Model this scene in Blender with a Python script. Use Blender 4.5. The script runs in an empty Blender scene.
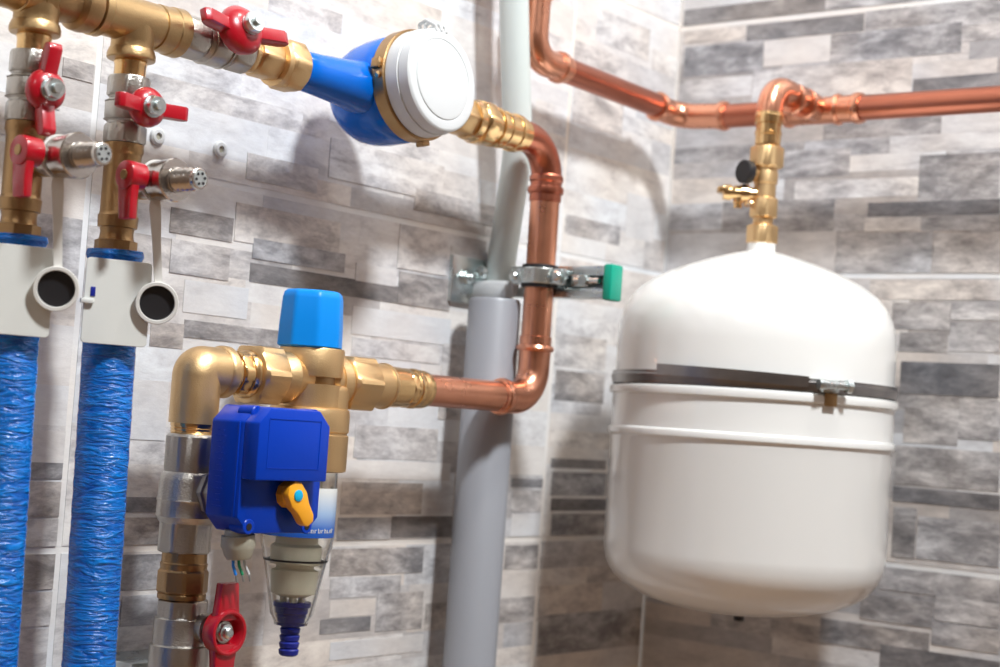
import bpy, bmesh, math, random
from mathutils import Vector, Matrix
random.seed(7)
S = bpy.context.scene
C = S.collection
PI = math.pi
R = math.radians

# ------------------------------------------------------------------ materials
def mat(name, col, metal=0.0, rough=0.4, bump=0.0, bscale=200.0, var=0.0, vscale=30.0, coat=0.0,
        spec=0.5, stretch=None, **kw):
    m = bpy.data.materials.new(name); m.use_nodes = True
    nt = m.node_tree; N = nt.nodes; b = N['Principled BSDF']
    b.inputs['Base Color'].default_value = (*col, 1)
    b.inputs['Metallic'].default_value = metal
    b.inputs['Roughness'].default_value = rough
    b.inputs['Specular IOR Level'].default_value = spec
    b.inputs['Coat Weight'].default_value = coat
    b.inputs['Coat Roughness'].default_value = 0.1
    for k, v in kw.items():
        b.inputs[k.replace('_', ' ')].default_value = v
    tc = N.new('ShaderNodeTexCoord'); src = tc.outputs['Object']
    if stretch:
        mp = N.new('ShaderNodeMapping'); mp.inputs['Scale'].default_value = stretch
        nt.links.new(src, mp.inputs['Vector']); src = mp.outputs['Vector']
    if var > 0:
        n = N.new('ShaderNodeTexNoise'); n.inputs['Scale'].default_value = vscale; n.inputs['Detail'].default_value = 4
        nt.links.new(src, n.inputs['Vector'])
        mx = N.new('ShaderNodeMix'); mx.data_type = 'RGBA'
        mx.inputs[6].default_value = (*[c * (1 - var) for c in col], 1)
        mx.inputs[7].default_value = (*[min(1, c * (1 + var)) for c in col], 1)
        nt.links.new(n.outputs['Fac'], mx.inputs[0]); nt.links.new(mx.outputs[2], b.inputs['Base Color'])
        mr = N.new('ShaderNodeMapRange'); mr.inputs[3].default_value = rough * 0.8; mr.inputs[4].default_value = min(1, rough * 1.25)
        nt.links.new(n.outputs['Fac'], mr.inputs[0]); nt.links.new(mr.outputs[0], b.inputs['Roughness'])
    if bump > 0:
        n2 = N.new('ShaderNodeTexNoise'); n2.inputs['Scale'].default_value = bscale; n2.inputs['Detail'].default_value = 3
        nt.links.new(src, n2.inputs['Vector'])
        bp = N.new('ShaderNodeBump'); bp.inputs['Strength'].default_value = bump; bp.inputs['Distance'].default_value = 0.001
        nt.links.new(n2.outputs['Fac'], bp.inputs['Height']); nt.links.new(bp.outputs['Normal'], b.inputs['Normal'])
    return m

M = {}
M['brass'] = mat('brass_satin', (0.74, 0.51, 0.265), 1, 0.42, 0.25, 900, 0.10, 40)
M['brass_tee'] = mat('brass_deep', (0.50, 0.34, 0.17), 1, 0.36, 0.25, 800, 0.15, 40)  # darker brass tone, used for the manifold tees
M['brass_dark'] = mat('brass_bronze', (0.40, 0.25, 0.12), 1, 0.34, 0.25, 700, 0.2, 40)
M['brass_shiny'] = mat('brass_polished', (0.78, 0.52, 0.25), 1, 0.22, 0.05, 400, 0.1, 60)
M['nickel'] = mat('nickel_plated', (0.50, 0.47, 0.43), 1, 0.33, 0.35, 600, 0.12, 50)
M['nickel_bright'] = mat('nickel_polished', (0.56, 0.52, 0.48), 1, 0.2, 0.2, 500, 0.1, 60)
M['zinc'] = mat('zinc_plated_steel', (0.66, 0.72, 0.72), 1, 0.28, 0.15, 300, 0.15, 60)
M['copper'] = mat('copper_tube', (0.78, 0.36, 0.23), 1, 0.28, 0.06, 300, 0.2, 35)
M['copper_dark'] = mat('copper_tube_worn', (0.50, 0.175, 0.11), 1, 0.30, 0.06, 300, 0.2, 30)
M['red'] = mat('red_enamel', (0.42, 0.003, 0.014), 0, 0.28, 0.05, 300, 0, 30, 0.5)
M['blue_paint'] = mat('blue_meter_paint', (0.0, 0.13, 0.60), 0, 0.18, 0.04, 120, 0.05, 30, 0.15, 0.3)
M['blue_cap'] = mat('sky_blue_plastic', (0.0, 0.26, 0.80), 0, 0.38, 0.05, 300, spec=0.3)
M['blue_box'] = mat('cobalt_plastic', (0.0, 0.042, 0.44), 0, 0.3, 0.06, 400, spec=0.25)
M['blue_dark'] = mat('dark_blue_plastic', (0.01, 0.02, 0.25), 0, 0.3)
M['white'] = mat('white_plastic', (0.64, 0.655, 0.66), 0, 0.35)
M['white_plate'] = mat('white_sheet_plastic', (0.66, 0.66, 0.62), 0, 0.45, 0.05, 200)
M['strap_white'] = mat('translucent_white_rubber', (0.72, 0.70, 0.66), 0, 0.45)
M['enamel'] = mat('cream_white_enamel', (0.85, 0.845, 0.82), 0, 0.12, 0.02, 60, 0, 30, 0.4)
M['black'] = mat('black_rubber', (0.012, 0.011, 0.013), 0, 0.5)
M['grey_pvc'] = mat('grey_pvc', (0.29, 0.30, 0.33), 0, 0.42, 0.03, 100)
M['white_pvc'] = mat('white_pvc', (0.58, 0.63, 0.61), 0, 0.4, 0.03, 100)
M['green'] = mat('green_plastic', (0.0, 0.36, 0.24), 0, 0.4)
M['orange'] = mat('amber_plastic', (0.95, 0.42, 0.02), 0, 0.38, 0.08, 200)
M['cyan'] = mat('cyan_plastic', (0.0, 0.42, 0.72), 0, 0.35)
M['gland'] = mat('pale_gland_plastic', (0.40, 0.38, 0.30), 0, 0.4, 0.05, 200)
M['cream'] = mat('cream_plastic', (0.80, 0.76, 0.62), 0, 0.45)
M['wire_green'] = mat('green_wire', (0.03, 0.38, 0.16), 0, 0.4)
M['wire_blue'] = mat('blue_wire', (0.02, 0.22, 0.7), 0, 0.4)
M['steel_band'] = mat('dull_steel_band', (0.30, 0.29, 0.29), 1, 0.3, 0.1, 200, 0.25, 60)
M['glass'] = mat('clear_plastic', (0.96, 0.96, 0.93), 0, 0.04, 0, 1, 0, 30, 0, Transmission_Weight=1.0, IOR=1.3)
M['floor'] = mat('floor_tile', (0.50, 0.31, 0.17), 0, 0.4, 0.1, 30, 0.1, 5)
M['plaster'] = mat('warm_plaster', (0.22, 0.16, 0.12), 0, 0.8, 0.2, 60, 0.05, 4)
M['ceil'] = mat('ceiling_paint', (0.40, 0.37, 0.34), 0, 0.8, 0.1, 80)

def label_mat():
    m = bpy.data.materials.new('bowl_label'); m.use_nodes = True
    nt = m.node_tree; N = nt.nodes; b = N['Principled BSDF']; b.inputs['Roughness'].default_value = 0.15
    tc = N.new('ShaderNodeTexCoord'); sp = N.new('ShaderNodeSeparateXYZ'); nt.links.new(tc.outputs['Object'], sp.inputs[0])
    mr = N.new('ShaderNodeMapRange'); mr.inputs[1].default_value = 1.243; mr.inputs[2].default_value = 1.285
    nt.links.new(sp.outputs['Z'], mr.inputs[0])
    cr = N.new('ShaderNodeValToRGB'); e = cr.color_ramp.elements
    e[0].position = 0; e[0].color = (0.01, 0.05, 0.28, 1); e[1].position = 1; e[1].color = (0.78, 0.80, 0.78, 1)
    k = cr.color_ramp.elements.new(0.28); k.color = (0.02, 0.12, 0.5, 1)
    k = cr.color_ramp.elements.new(0.6); k.color = (0.35, 0.5, 0.72, 1)
    nt.links.new(mr.outputs[0], cr.inputs[0]); nt.links.new(cr.outputs[0], b.inputs['Base Color'])
    return m
M['label'] = label_mat()

def sleeve_mat():
    m = bpy.data.materials.new('crinkled_blue_foil'); m.use_nodes = True
    nt = m.node_tree; N = nt.nodes; b = N['Principled BSDF']
    b.inputs['Base Color'].default_value = (0.0, 0.14, 0.62, 1); b.inputs['Roughness'].default_value = 0.24
    b.inputs['Specular IOR Level'].default_value = 0.55
    tc = N.new('ShaderNodeTexCoord'); mp = N.new('ShaderNodeMapping'); mp.inputs['Scale'].default_value = (55, 55, 265)
    nt.links.new(tc.outputs['Object'], mp.inputs['Vector'])
    n = N.new('ShaderNodeTexNoise'); n.inputs['Scale'].default_value = 1.0; n.inputs['Detail'].default_value = 3.5; n.inputs['Distortion'].default_value = 1.2
    nt.links.new(mp.outputs[0], n.inputs['Vector'])
    bp = N.new('ShaderNodeBump'); bp.inputs['Strength'].default_value = 1.0; bp.inputs['Distance'].default_value = 0.0035
    nt.links.new(n.outputs['Fac'], bp.inputs['Height']); nt.links.new(bp.outputs['Normal'], b.inputs['Normal'])
    cr = N.new('ShaderNodeValToRGB'); e = cr.color_ramp.elements
    e[0].position = 0.3; e[0].color = (0.0, 0.08, 0.42, 1); e[1].position = 0.7; e[1].color = (0.0, 0.22, 0.72, 1)
    nt.links.new(n.outputs['Fac'], cr.inputs[0]); nt.links.new(cr.outputs[0], b.inputs['Base Color'])
    return m
M['sleeve'] = sleeve_mat()

def tile_mat(name, axis):
    m = bpy.data.materials.new(name); m.use_nodes = True
    nt = m.node_tree; N = nt.nodes; b = N['Principled BSDF']; lk = nt.links.new
    b.inputs['Specular IOR Level'].default_value = 0.5
    at = N.new('ShaderNodeAttribute'); at.attribute_name = 'tone'
    sp = N.new('ShaderNodeSeparateColor'); lk(at.outputs['Color'], sp.inputs[0])
    tc = N.new('ShaderNodeTexCoord')
    # every strip gets its own grain: shift coordinates by the strip's random value
    mp = N.new('ShaderNodeMapping'); mp.inputs['Scale'].default_value = (1, 1, 1)
    sh = N.new('ShaderNodeVectorMath'); sh.operation = 'SCALE'; sh.inputs['Scale'].default_value = 37.0
    cmb = N.new('ShaderNodeCombineXYZ'); lk(sp.outputs[1], cmb.inputs[0]); lk(sp.outputs[1], cmb.inputs[1]); lk(sp.outputs[1], cmb.inputs[2])
    lk(cmb.outputs[0], sh.inputs[0])
    ad = N.new('ShaderNodeVectorMath'); ad.operation = 'ADD'; lk(tc.outputs['Object'], ad.inputs[0]); lk(sh.outputs[0], ad.inputs[1])
    mp2 = N.new('ShaderNodeMapping'); mp2.inputs['Scale'].default_value = (1.0, 1.0, 2.6); lk(ad.outputs[0], mp2.inputs[0])
    n1 = N.new('ShaderNodeTexNoise'); n1.inputs['Scale'].default_value = 22; n1.inputs['Detail'].default_value = 10; n1.inputs['Roughness'].default_value = 0.72; n1.inputs['Distortion'].default_value = 0.25
    lk(mp2.outputs[0], n1.inputs['Vector'])
    n2 = N.new('ShaderNodeTexNoise'); n2.inputs['Scale'].default_value = 90; n2.inputs['Detail'].default_value = 4; lk(mp2.outputs[0], n2.inputs['Vector'])
    n3 = N.new('ShaderNodeTexNoise'); n3.inputs['Scale'].default_value = 5; n3.inputs['Detail'].default_value = 2; lk(ad.outputs[0], n3.inputs['Vector'])
    # value = tone + (n1-.5)*amp*(blue) ...
    def mth(op, a, bb):
        x = N.new('ShaderNodeMath'); x.operation = op
        for i, v in enumerate((a, bb)):
            if isinstance(v, float): x.inputs[i].default_value = v
            else: lk(v, x.inputs[i])
        return x.outputs[0]
    d1 = mth('MULTIPLY', mth('SUBTRACT', n1.outputs['Fac'], 0.5), sp.outputs[2])
    d2 = mth('MULTIPLY', mth('SUBTRACT', n2.outputs['Fac'], 0.5), 0.12)
    v = mth('ADD', mth('ADD', sp.outputs[0], mth('MULTIPLY', d1, 1.7)), d2)
    cr = N.new('ShaderNodeValToRGB'); e = cr.color_ramp.elements
    e[0].position = 0.1; e[0].color = (0.050, 0.049, 0.054, 1); e[1].position = 1.0; e[1].color = (0.86, 0.86, 0.85, 1)
    for pp, cc in ((0.3, (0.13, 0.127, 0.135)), (0.5, (0.29, 0.28, 0.285)), (0.65, (0.48, 0.465, 0.47)), (0.8, (0.70, 0.685, 0.68))):
        k = cr.color_ramp.elements.new(pp); k.color = (*cc, 1)
    lk(v, cr.inputs[0])
    mx = N.new('ShaderNodeMix'); mx.data_type = 'RGBA'; mx.blend_type = 'MULTIPLY'
    r2 = N.new('ShaderNodeValToRGB'); r2.color_ramp.elements[0].color = (1.0, 0.93, 0.86, 1); r2.color_ramp.elements[1].color = (0.93, 0.96, 1.0, 1)
    r2.color_ramp.elements[0].position = 0.35; r2.color_ramp.elements[1].position = 0.65
    lk(n3.outputs['Fac'], r2.inputs[0]); mx.inputs[0].default_value = 1.0
    lk(cr.outputs[0], mx.inputs[6]); lk(r2.outputs[0], mx.inputs[7]); lk(mx.outputs[2], b.inputs['Base Color'])
    b.inputs['Roughness'].default_value = 0.42
    bp = N.new('ShaderNodeBump'); bp.inputs['Strength'].default_value = 0.45; bp.inputs['Distance'].default_value = 0.0015
    lk(n1.outputs['Fac'], bp.inputs['Height']); lk(bp.outputs[0], b.inputs['Normal'])
    return m
M['tile'] = tile_mat('stone_strip_tile', 1)

# ------------------------------------------------------------------ mesh helpers
def frame(ax):
    w = Vector(ax).normalized()
    h = Vector((0, 0, 1)) if abs(w.z) < 0.9 else Vector((1, 0, 0))
    u = h.cross(w).normalized(); v = w.cross(u)
    return u, v, w

def lathe(bm, o, ax, prof, seg=48, ph=0.0, caps=True, ref=None):
    """prof entries: (t, r) round, (t, apothem, cap_radius, n) polygonal with rounded corners"""
    o = Vector(o); u, v, w = frame(ax)
    if ref is not None:
        u = (Vector(ref) - w * Vector(ref).dot(w)).normalized(); v = w.cross(u)
    rings = []
    for p in prof:
        ring = []
        for i in range(seg):
            a = 2 * PI * i / seg
            if len(p) == 2: r = p[1]
            else:
                n = p[3]; k = (a - ph) % (2 * PI / n) - PI / n
                r = min(p[1] / math.cos(k), p[2])
            ring.append(bm.verts.new(o + w * p[0] + u * (r * math.cos(a)) + v * (r * math.sin(a))))
        rings.append(ring)
    for a, b in zip(rings, rings[1:]):
        for i in range(seg):
            bm.faces.new((a[i], a[(i + 1) % seg], b[(i + 1) % seg], b[i]))
    if caps:
        bm.faces.new(list(reversed(rings[0]))); bm.faces.new(rings[-1])

def nut(t0, t1, a, n=6, ch=0.0015, k=1.11):
    """profile of a chamfered nut from t0 to t1, apothem a"""
    return [(t0, a * 0.99), (t0 + ch, a, a * k, n), (t1 - ch, a, a * k, n), (t1, a * 0.99)]

def bend(pts, rad, n=9):
    out = [Vector(pts[0])]
    for i in range(1, len(pts) - 1):
        p, q, s = Vector(pts[i - 1]), Vector(pts[i]), Vector(pts[i + 1])
        a = (p - q).normalized(); b = (s - q).normalized()
        r = rad[i - 1] if isinstance(rad, (list, tuple)) else rad
        ang = a.angle(b); d = r / math.tan(ang / 2)
        A = q + a * d; cdir = (a + b).normalized(); cc = q + cdir * (r / math.sin(ang / 2))
        va = A - cc; vb = (q + b * d) - cc; tot = va.angle(vb); axx = va.cross(vb).normalized()
        for k in range(n + 1):
            out.append(cc + Matrix.Rotation(tot * k / n, 3, axx) @ va)
    out.append(Vector(pts[-1]))
    return out

def tube(bm, pts, rad, seg=32, caps=True):
    pts = [Vector(p) for p in pts]; n = len(pts)
    rs = rad if isinstance(rad, (list, tuple)) else [rad] * n
    tang = []
    for i in range(n):
        a = pts[max(i - 1, 0)]; b = pts[min(i + 1, n - 1)]
        t = (b - a)
        if 0 < i < n - 1: t = (pts[i] - a).normalized() + (b - pts[i]).normalized()
        tang.append(t.normalized())
    u, v, w = frame(tang[0]); rings = []
    for i in range(n):
        if i:
            ax = tang[i - 1].cross(tang[i])
            if ax.length > 1e-7:
                q = Matrix.Rotation(tang[i - 1].angle(tang[i]), 3, ax.normalized()); u = q @ u; v = q @ v
        rings.append([bm.verts.new(pts[i] + u * (rs[i] * math.cos(2 * PI * k / seg)) + v * (rs[i] * math.sin(2 * PI * k / seg))) for k in range(seg)])
    for a, b in zip(rings, rings[1:]):
        for i in range(seg): bm.faces.new((a[i], a[(i + 1) % seg], b[(i + 1) % seg], b[i]))
    if caps: bm.faces.new(list(reversed(rings[0]))); bm.faces.new(rings[-1])

def box(bm, c, d, bev=0.0, rot=None, seg=2):
    t = bmesh.new(); bmesh.ops.create_cube(t, size=1)
    for v in t.verts: v.co = Vector((v.co.x * d[0], v.co.y * d[1], v.co.z * d[2]))
    if bev > 0: bmesh.ops.bevel(t, geom=t.edges[:], offset=bev, segments=seg, profile=0.5, affect='EDGES')
    put(bm, t, Matrix.Translation(Vector(c)) @ (rot.to_4x4() if rot else Matrix.Identity(4)))

def put(bm, t, mx):
    mp = {}
    for v in t.verts: mp[v] = bm.verts.new(mx @ v.co)
    for f in t.faces:
        try: bm.faces.new([mp[v] for v in f.verts])
        except ValueError: pass
    t.free()

def prism(bm, outline, d, mx, bev=0.0, seg=2):
    """outline in local xy, extruded from z=0 to z=d, placed by mx (Matrix 4x4)"""
    t = bmesh.new()
    lo = [t.verts.new((x, y, 0)) for x, y in outline]; hi = [t.verts.new((x, y, d)) for x, y in outline]
    n = len(outline)
    t.faces.new(list(reversed(lo))); t.faces.new(hi)
    for i in range(n): t.faces.new((lo[i], lo[(i + 1) % n], hi[(i + 1) % n], hi[i]))
    bmesh.ops.recalc_face_normals(t, faces=t.faces)
    if bev > 0: bmesh.ops.bevel(t, geom=t.edges[:], offset=bev, segments=seg, profile=0.5, affect='EDGES')
    put(bm, t, mx)

def basis(o, xa, ya):
    xa = Vector(xa).normalized(); ya = Vector(ya); ya = (ya - xa * ya.dot(xa)).normalized(); za = xa.cross(ya)
    m = Matrix((xa, ya, za)).transposed().to_4x4(); m.translation = Vector(o); return m

def sphere(bm, c, r, sc=(1, 1, 1), rot=None, seg=24):
    t = bmesh.new(); bmesh.ops.create_uvsphere(t, u_segments=seg, v_segments=seg // 2, radius=1)
    for v in t.verts: v.co = Vector((v.co.x * r * sc[0], v.co.y * r * sc[1], v.co.z * r * sc[2]))
    put(bm, t, Matrix.Translation(Vector(c)) @ (rot.to_4x4() if rot else Matrix.Identity(4)))

def obj(name, m, fn, parent=None, ang=32, label=None):
    bm = bmesh.new(); fn(bm)
    bmesh.ops.recalc_face_normals(bm, faces=bm.faces)
    me = bpy.data.meshes.new(name); bm.to_mesh(me); bm.free()
    me.materials.append(M[m] if isinstance(m, str) else m)
    for p in me.polygons: p.use_smooth = True
    me.set_sharp_from_angle(angle=R(ang))
    o = bpy.data.objects.new(name, me); C.objects.link(o)
    if parent:
        o.parent = parent
        if parent.type == 'EMPTY': o.matrix_parent_inverse = parent.matrix_world.inverted() if False else Matrix.Translation(-Vector(parent['_at'])) if '_at' in parent else Matrix.Identity(4)
    if label: o['label'] = label
    return o

def thing(name, label, cat, at, group=None):
    o = bpy.data.objects.new(name, None); C.objects.link(o); o.empty_display_size = 0.02
    o.location = at; o['_at'] = tuple(at); o['label'] = label; o['category'] = cat
    if group: o['group'] = group
    return o
def tag(o, label, cat, group=None):
    o['label'] = label; o['category'] = cat
    if group: o['group'] = group
    return o
def struct(o): o['kind'] = 'structure'; return o
X_, Y_, Z_ = Vector((1, 0, 0)), Vector((0, 1, 0)), Vector((0, 0, 1))
STRIPS = {}
STRIPS['L'] = [(-0.2,-0.105,1.67,1.708,0.6),(-0.166,-0.062,1.764,1.8,0.66),(-0.199,-0.096,1.551,1.572,0.5),(-0.086,-0.028,1.563,1.612,0.7),(-0.198,-0.107,1.376,1.408,0.5),(-0.202,-0.108,1.412,1.446,0.66),(-0.191,-0.089,1.26,1.273,0.36),(-0.196,-0.094,1.305,1.315,0.4),(-0.193,-0.091,1.276,1.301,0.52),(-0.188,-0.086,1.232,1.257,0.5),(-0.262,-0.204,1.284,1.293,0.42),(-0.26,-0.202,1.259,1.281,0.6),(-0.257,-0.199,1.233,1.257,0.8),(-0.264,-0.195,1.201,1.225,0.55),(-0.268,-0.195,1.157,1.198,0.8),(-0.199,-0.004,1.109,1.151,0.5),(-0.498,-0.382,1.308,1.338,0.66),(-0.527,-0.36,1.289,1.306,0.85),(-0.51,-0.399,1.257,1.286,0.6),(-0.512,-0.441,1.233,1.254,0.52),(-0.44,-0.351,1.235,1.255,0.36),(-0.518,-0.391,1.202,1.226,0.5),(-0.516,-0.421,1.182,1.2,0.62),(-0.514,-0.454,1.165,1.18,0.8),(-0.452,-0.387,1.149,1.184,0.58),(-0.525,-0.459,1.151,1.164,0.4),(-0.51,-0.383,1.127,1.143,0.76),(-0.382,-0.197,1.147,1.172,0.6),(-0.513,-0.375,1.419,1.444,0.86),(-0.511,-0.388,1.4,1.416,0.7),(-0.641,-0.453,1.452,1.468,0.34),(-0.711,-0.641,1.42,1.446,0.84),(-0.742,-0.708,1.39,1.41,0.52),(-0.708,-0.601,1.4,1.414,0.52),(-0.765,-0.719,1.316,1.363,0.76),(-0.757,-0.676,1.259,1.271,0.42),(-0.755,-0.674,1.231,1.255,0.52),(-0.752,-0.705,1.198,1.226,0.5),(-0.749,-0.702,1.17,1.194,0.62),(-0.855,-0.81,1.296,1.32,0.76),(-0.853,-0.808,1.284,1.296,0.42),(-0.851,-0.806,1.256,1.282,0.55),(-0.848,-0.803,1.232,1.254,0.68),(-0.845,-0.804,1.202,1.228,0.5),(-0.843,-0.803,1.175,1.2,0.64),(-0.845,-0.817,1.584,1.598,0.46),(-0.88,-0.845,1.558,1.569,0.6),(-0.654,-0.57,1.537,1.559,0.62),(-0.557,-0.401,1.554,1.589,0.66),(-0.44,-0.311,1.542,1.562,0.5),(-0.731,-0.664,1.482,1.502,0.5),(-0.662,-0.537,1.484,1.516,0.68),(-0.64,-0.528,1.472,1.489,0.5),(-0.728,-0.665,1.45,1.477,0.68),(-0.458,-0.388,1.485,1.526,0.7),(-0.513,-0.458,1.467,1.483,0.8),(-0.454,-0.379,1.452,1.482,0.52),(-0.382,-0.304,1.481,1.515,0.75),(-0.384,-0.323,1.348,1.421,0.7)]
STRIPS['R'] = [(0.004,0.184,1.811,1.837,0.45),(0.184,0.379,1.816,1.832,0.58),(0.006,0.087,1.796,1.811,0.72),(0.088,0.231,1.792,1.811,0.4),(0.232,0.381,1.788,1.814,0.58),(0.008,0.111,1.758,1.793,0.5),(0.112,0.193,1.762,1.791,0.8),(0.193,0.341,1.759,1.791,0.52),(0.341,0.381,1.77,1.787,0.6),(0.01,0.099,1.731,1.754,0.74),(0.1,0.289,1.721,1.759,0.7),(0.291,0.384,1.718,1.735,0.42),(0.16,0.303,1.612,1.632,0.74),(0.303,0.389,1.606,1.654,0.55),(0.14,0.224,1.636,1.666,0.6),(0.248,0.391,1.591,1.606,0.38),(0.245,0.308,1.576,1.59,0.75),(0.309,0.392,1.575,1.589,0.6),(0.072,0.209,1.577,1.612,0.55),(-0.0,0.071,1.581,1.611,0.72),(0.214,0.322,1.528,1.574,0.62),(0.323,0.394,1.528,1.573,0.68),(0.255,0.396,1.504,1.525,0.68),(0.282,0.345,1.473,1.501,0.56),(0.346,0.397,1.484,1.501,0.62),(0.292,0.344,1.45,1.47,0.52),(0.346,0.398,1.452,1.481,0.62),(0.295,0.4,1.407,1.44,0.34),(0.302,0.36,1.357,1.393,0.6),(0.36,0.403,1.364,1.404,0.62),(0.295,0.405,1.314,1.353,0.56),(0.294,0.407,1.296,1.311,0.38),(0.296,0.321,1.239,1.29,0.48),(0.323,0.409,1.24,1.283,0.56),(0.285,0.411,1.205,1.233,0.6),(0.265,0.345,1.172,1.198,0.5),(0.346,0.413,1.181,1.205,0.6),(0.221,0.342,1.142,1.167,0.55),(0.344,0.414,1.156,1.179,0.56),(0.29,0.416,1.122,1.149,0.36)]

# ------------------------------------------------------------------ room
ZJ = [0.0, 0.063, 0.355, 0.647, 0.939, 1.231, 1.529, 1.8155, 2.1075, 2.3995, 2.6915, 2.9835, 3.2]

def tiled_wall(name, axis, joints, strips, tile_tones, x0):
    """axis 'L': wall in plane X=0 running along Y; 'R': plane Y=0 running along X. Real relief: grout, tiles, strips."""
    rnd = random.Random(11 if axis == 'L' else 5)
    bm = bmesh.new(); lay = bm.loops.layers.float_color.new('tone')
    def P(s, z, d):
        return (d, s, z) if axis == 'L' else (s, -d, z)
    def block(s0, s1, z0, z1, d0, d1, tone, amp, rv):
        q = [P(s0, z0, d1), P(s1, z0, d1), P(s1, z1, d1), P(s0, z1, d1)]
        e = 0.0006 if d1 - d0 < 0.002 else 0
        b = [P(s0, z0, d0), P(s1, z0, d0), P(s1, z1, d0), P(s0, z1, d0)]
        vs = [bm.verts.new(p) for p in q] + [bm.verts.new(p) for p in b]
        fs = [bm.faces.new(vs[0:4])] + [bm.faces.new((vs[i], vs[(i + 1) % 4], vs[4 + (i + 1) % 4], vs[4 + i])) for i in range(4)]
        for f in fs:
            for l in f.loops: l[lay] = (tone, rv, amp, 1)
    S0, S1 = joints[0], joints[-1]
    block(S0, S1, 0, 3.2, -0.10, -0.0005, 0.95, 0.04, 0.5)          # grout bed and wall body
    g = 0.0028
    for ja, jb in zip(joints, joints[1:]):
        for za, zb in zip(ZJ, ZJ[1:]):
            a, b = ja + g, jb - g; z = za + g; top = zb - g
            near = (za > 0.9 and zb < 2.2)
            if not near and False: pass
            while z < top - 1e-4:
                h = rnd.choice([0.018, 0.024, 0.03, 0.036, 0.045]); h = min(h, top - z)
                if top - z - h < 0.014: h = top - z
                s = a
                while s < b - 1e-4:
                    w = rnd.uniform(0.07, 0.22); w = min(w, b - s)
                    if b - s - w < 0.04: w = b - s
                    tone = rnd.choice(tile_tones)
                    block(s, s + w, z, z + h, -0.0005, rnd.uniform(-0.00008, 0.00008), tone, rnd.choice([0.25, 0.45, 0.7]), rnd.random())
                    s += w
                z += h
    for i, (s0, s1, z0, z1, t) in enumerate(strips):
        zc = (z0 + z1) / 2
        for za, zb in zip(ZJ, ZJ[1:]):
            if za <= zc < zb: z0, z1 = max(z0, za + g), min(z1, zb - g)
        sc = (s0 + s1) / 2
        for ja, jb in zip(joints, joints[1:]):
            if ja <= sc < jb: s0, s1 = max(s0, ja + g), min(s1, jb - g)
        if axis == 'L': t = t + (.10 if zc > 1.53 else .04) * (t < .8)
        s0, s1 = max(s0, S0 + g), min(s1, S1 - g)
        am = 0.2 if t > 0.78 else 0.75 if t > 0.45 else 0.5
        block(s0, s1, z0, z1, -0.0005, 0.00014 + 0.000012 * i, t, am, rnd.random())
    bmesh.ops.recalc_face_normals(bm, faces=bm.faces)
    me = bpy.data.meshes.new(name); bm.to_mesh(me); bm.free(); me.materials.append(M['tile'])
    o = bpy.data.objects.new(name, me); C.objects.link(o); return struct(o)

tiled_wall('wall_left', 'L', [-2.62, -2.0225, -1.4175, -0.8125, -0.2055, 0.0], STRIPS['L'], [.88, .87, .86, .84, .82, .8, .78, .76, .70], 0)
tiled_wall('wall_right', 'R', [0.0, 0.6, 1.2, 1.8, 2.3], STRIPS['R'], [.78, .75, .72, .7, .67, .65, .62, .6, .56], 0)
struct(obj('floor', 'floor', lambda b: box(b, (1.10, -1.31, -0.05), (2.6, 2.82, 0.1))))
struct(obj('ceiling', 'ceil', lambda b: box(b, (1.10, -1.31, 3.25), (2.6, 2.82, 0.1))))
struct(obj('wall_front', 'plaster', lambda b: box(b, (1.15, -2.67, 1.6), (2.3, 0.1, 3.2))))
struct(obj('wall_side', 'plaster', lambda b: box(b, (2.35, -1.31, 1.6), (0.1, 2.62, 3.2))))

# ------------------------------------------------------------------ shared parts
XP = 0.085
ZU, ZL = 1.616, 1.3725

def butterfly(parent, o, n, e, k=1.0):
    """red wing handle with its nut; o = hub centre at the stem, n = stem direction, e = wing direction"""
    o, n, e = Vector(o), Vector(n).normalized(), Vector(e).normalized(); p = n.cross(e)
    def f(b):
        lathe(b, o, n, [(k * q, k * r) for q, r in [(-0.006, 0.0095), (-0.004, 0.0128), (0.0, 0.0142), (0.0025, 0.0138), (0.0055, 0.0112), (0.0075, 0.0075), (0.008, 0.004)]], 40)
        out = [(0.005, -0.003), (0.018, -0.003), (0.029, 0.0), (0.0335, 0.0035), (0.033, 0.0085), (0.029, 0.0105), (0.018, 0.0075), (0.009, 0.005), (0.005, 0.003)]
        for s in (1, -1):
            pts = [(x * s * k * .93, y) for x, y in out]
            mx = basis(o - p * 0.0052, e, n)
            # local z of basis(e, n) is e x n = -p * ... choose so that it spans symmetric about the hub
            z = e.cross(n); mx = basis(o - z * 0.0049, e, n)
            prism(b, pts if s == 1 else list(reversed(pts)), 0.0098, mx, 0.0008)
    h = obj('butterfly_handle', 'red', f, parent, label='red wing handle')
    def g(b):
        lathe(b, o, n, [(0.007 * k, 0.0078), (0.0085 * k, 0.0078)], 32)
        lathe(b, o, n, [(t + 0.0085 * k, *r) for t, *r in nut(0, 0.006, 0.0064 * (k + 1) / 2)], 48)
        lathe(b, o, n, [(0.0055 + .0085 * k, 0.0034), (0.0083 + .0085 * k, 0.0034), (0.0087 + .0085 * k, 0.003)], 20)
    obj('lock_nut', 'zinc', g, h, label='zinc hex nut')

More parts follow.
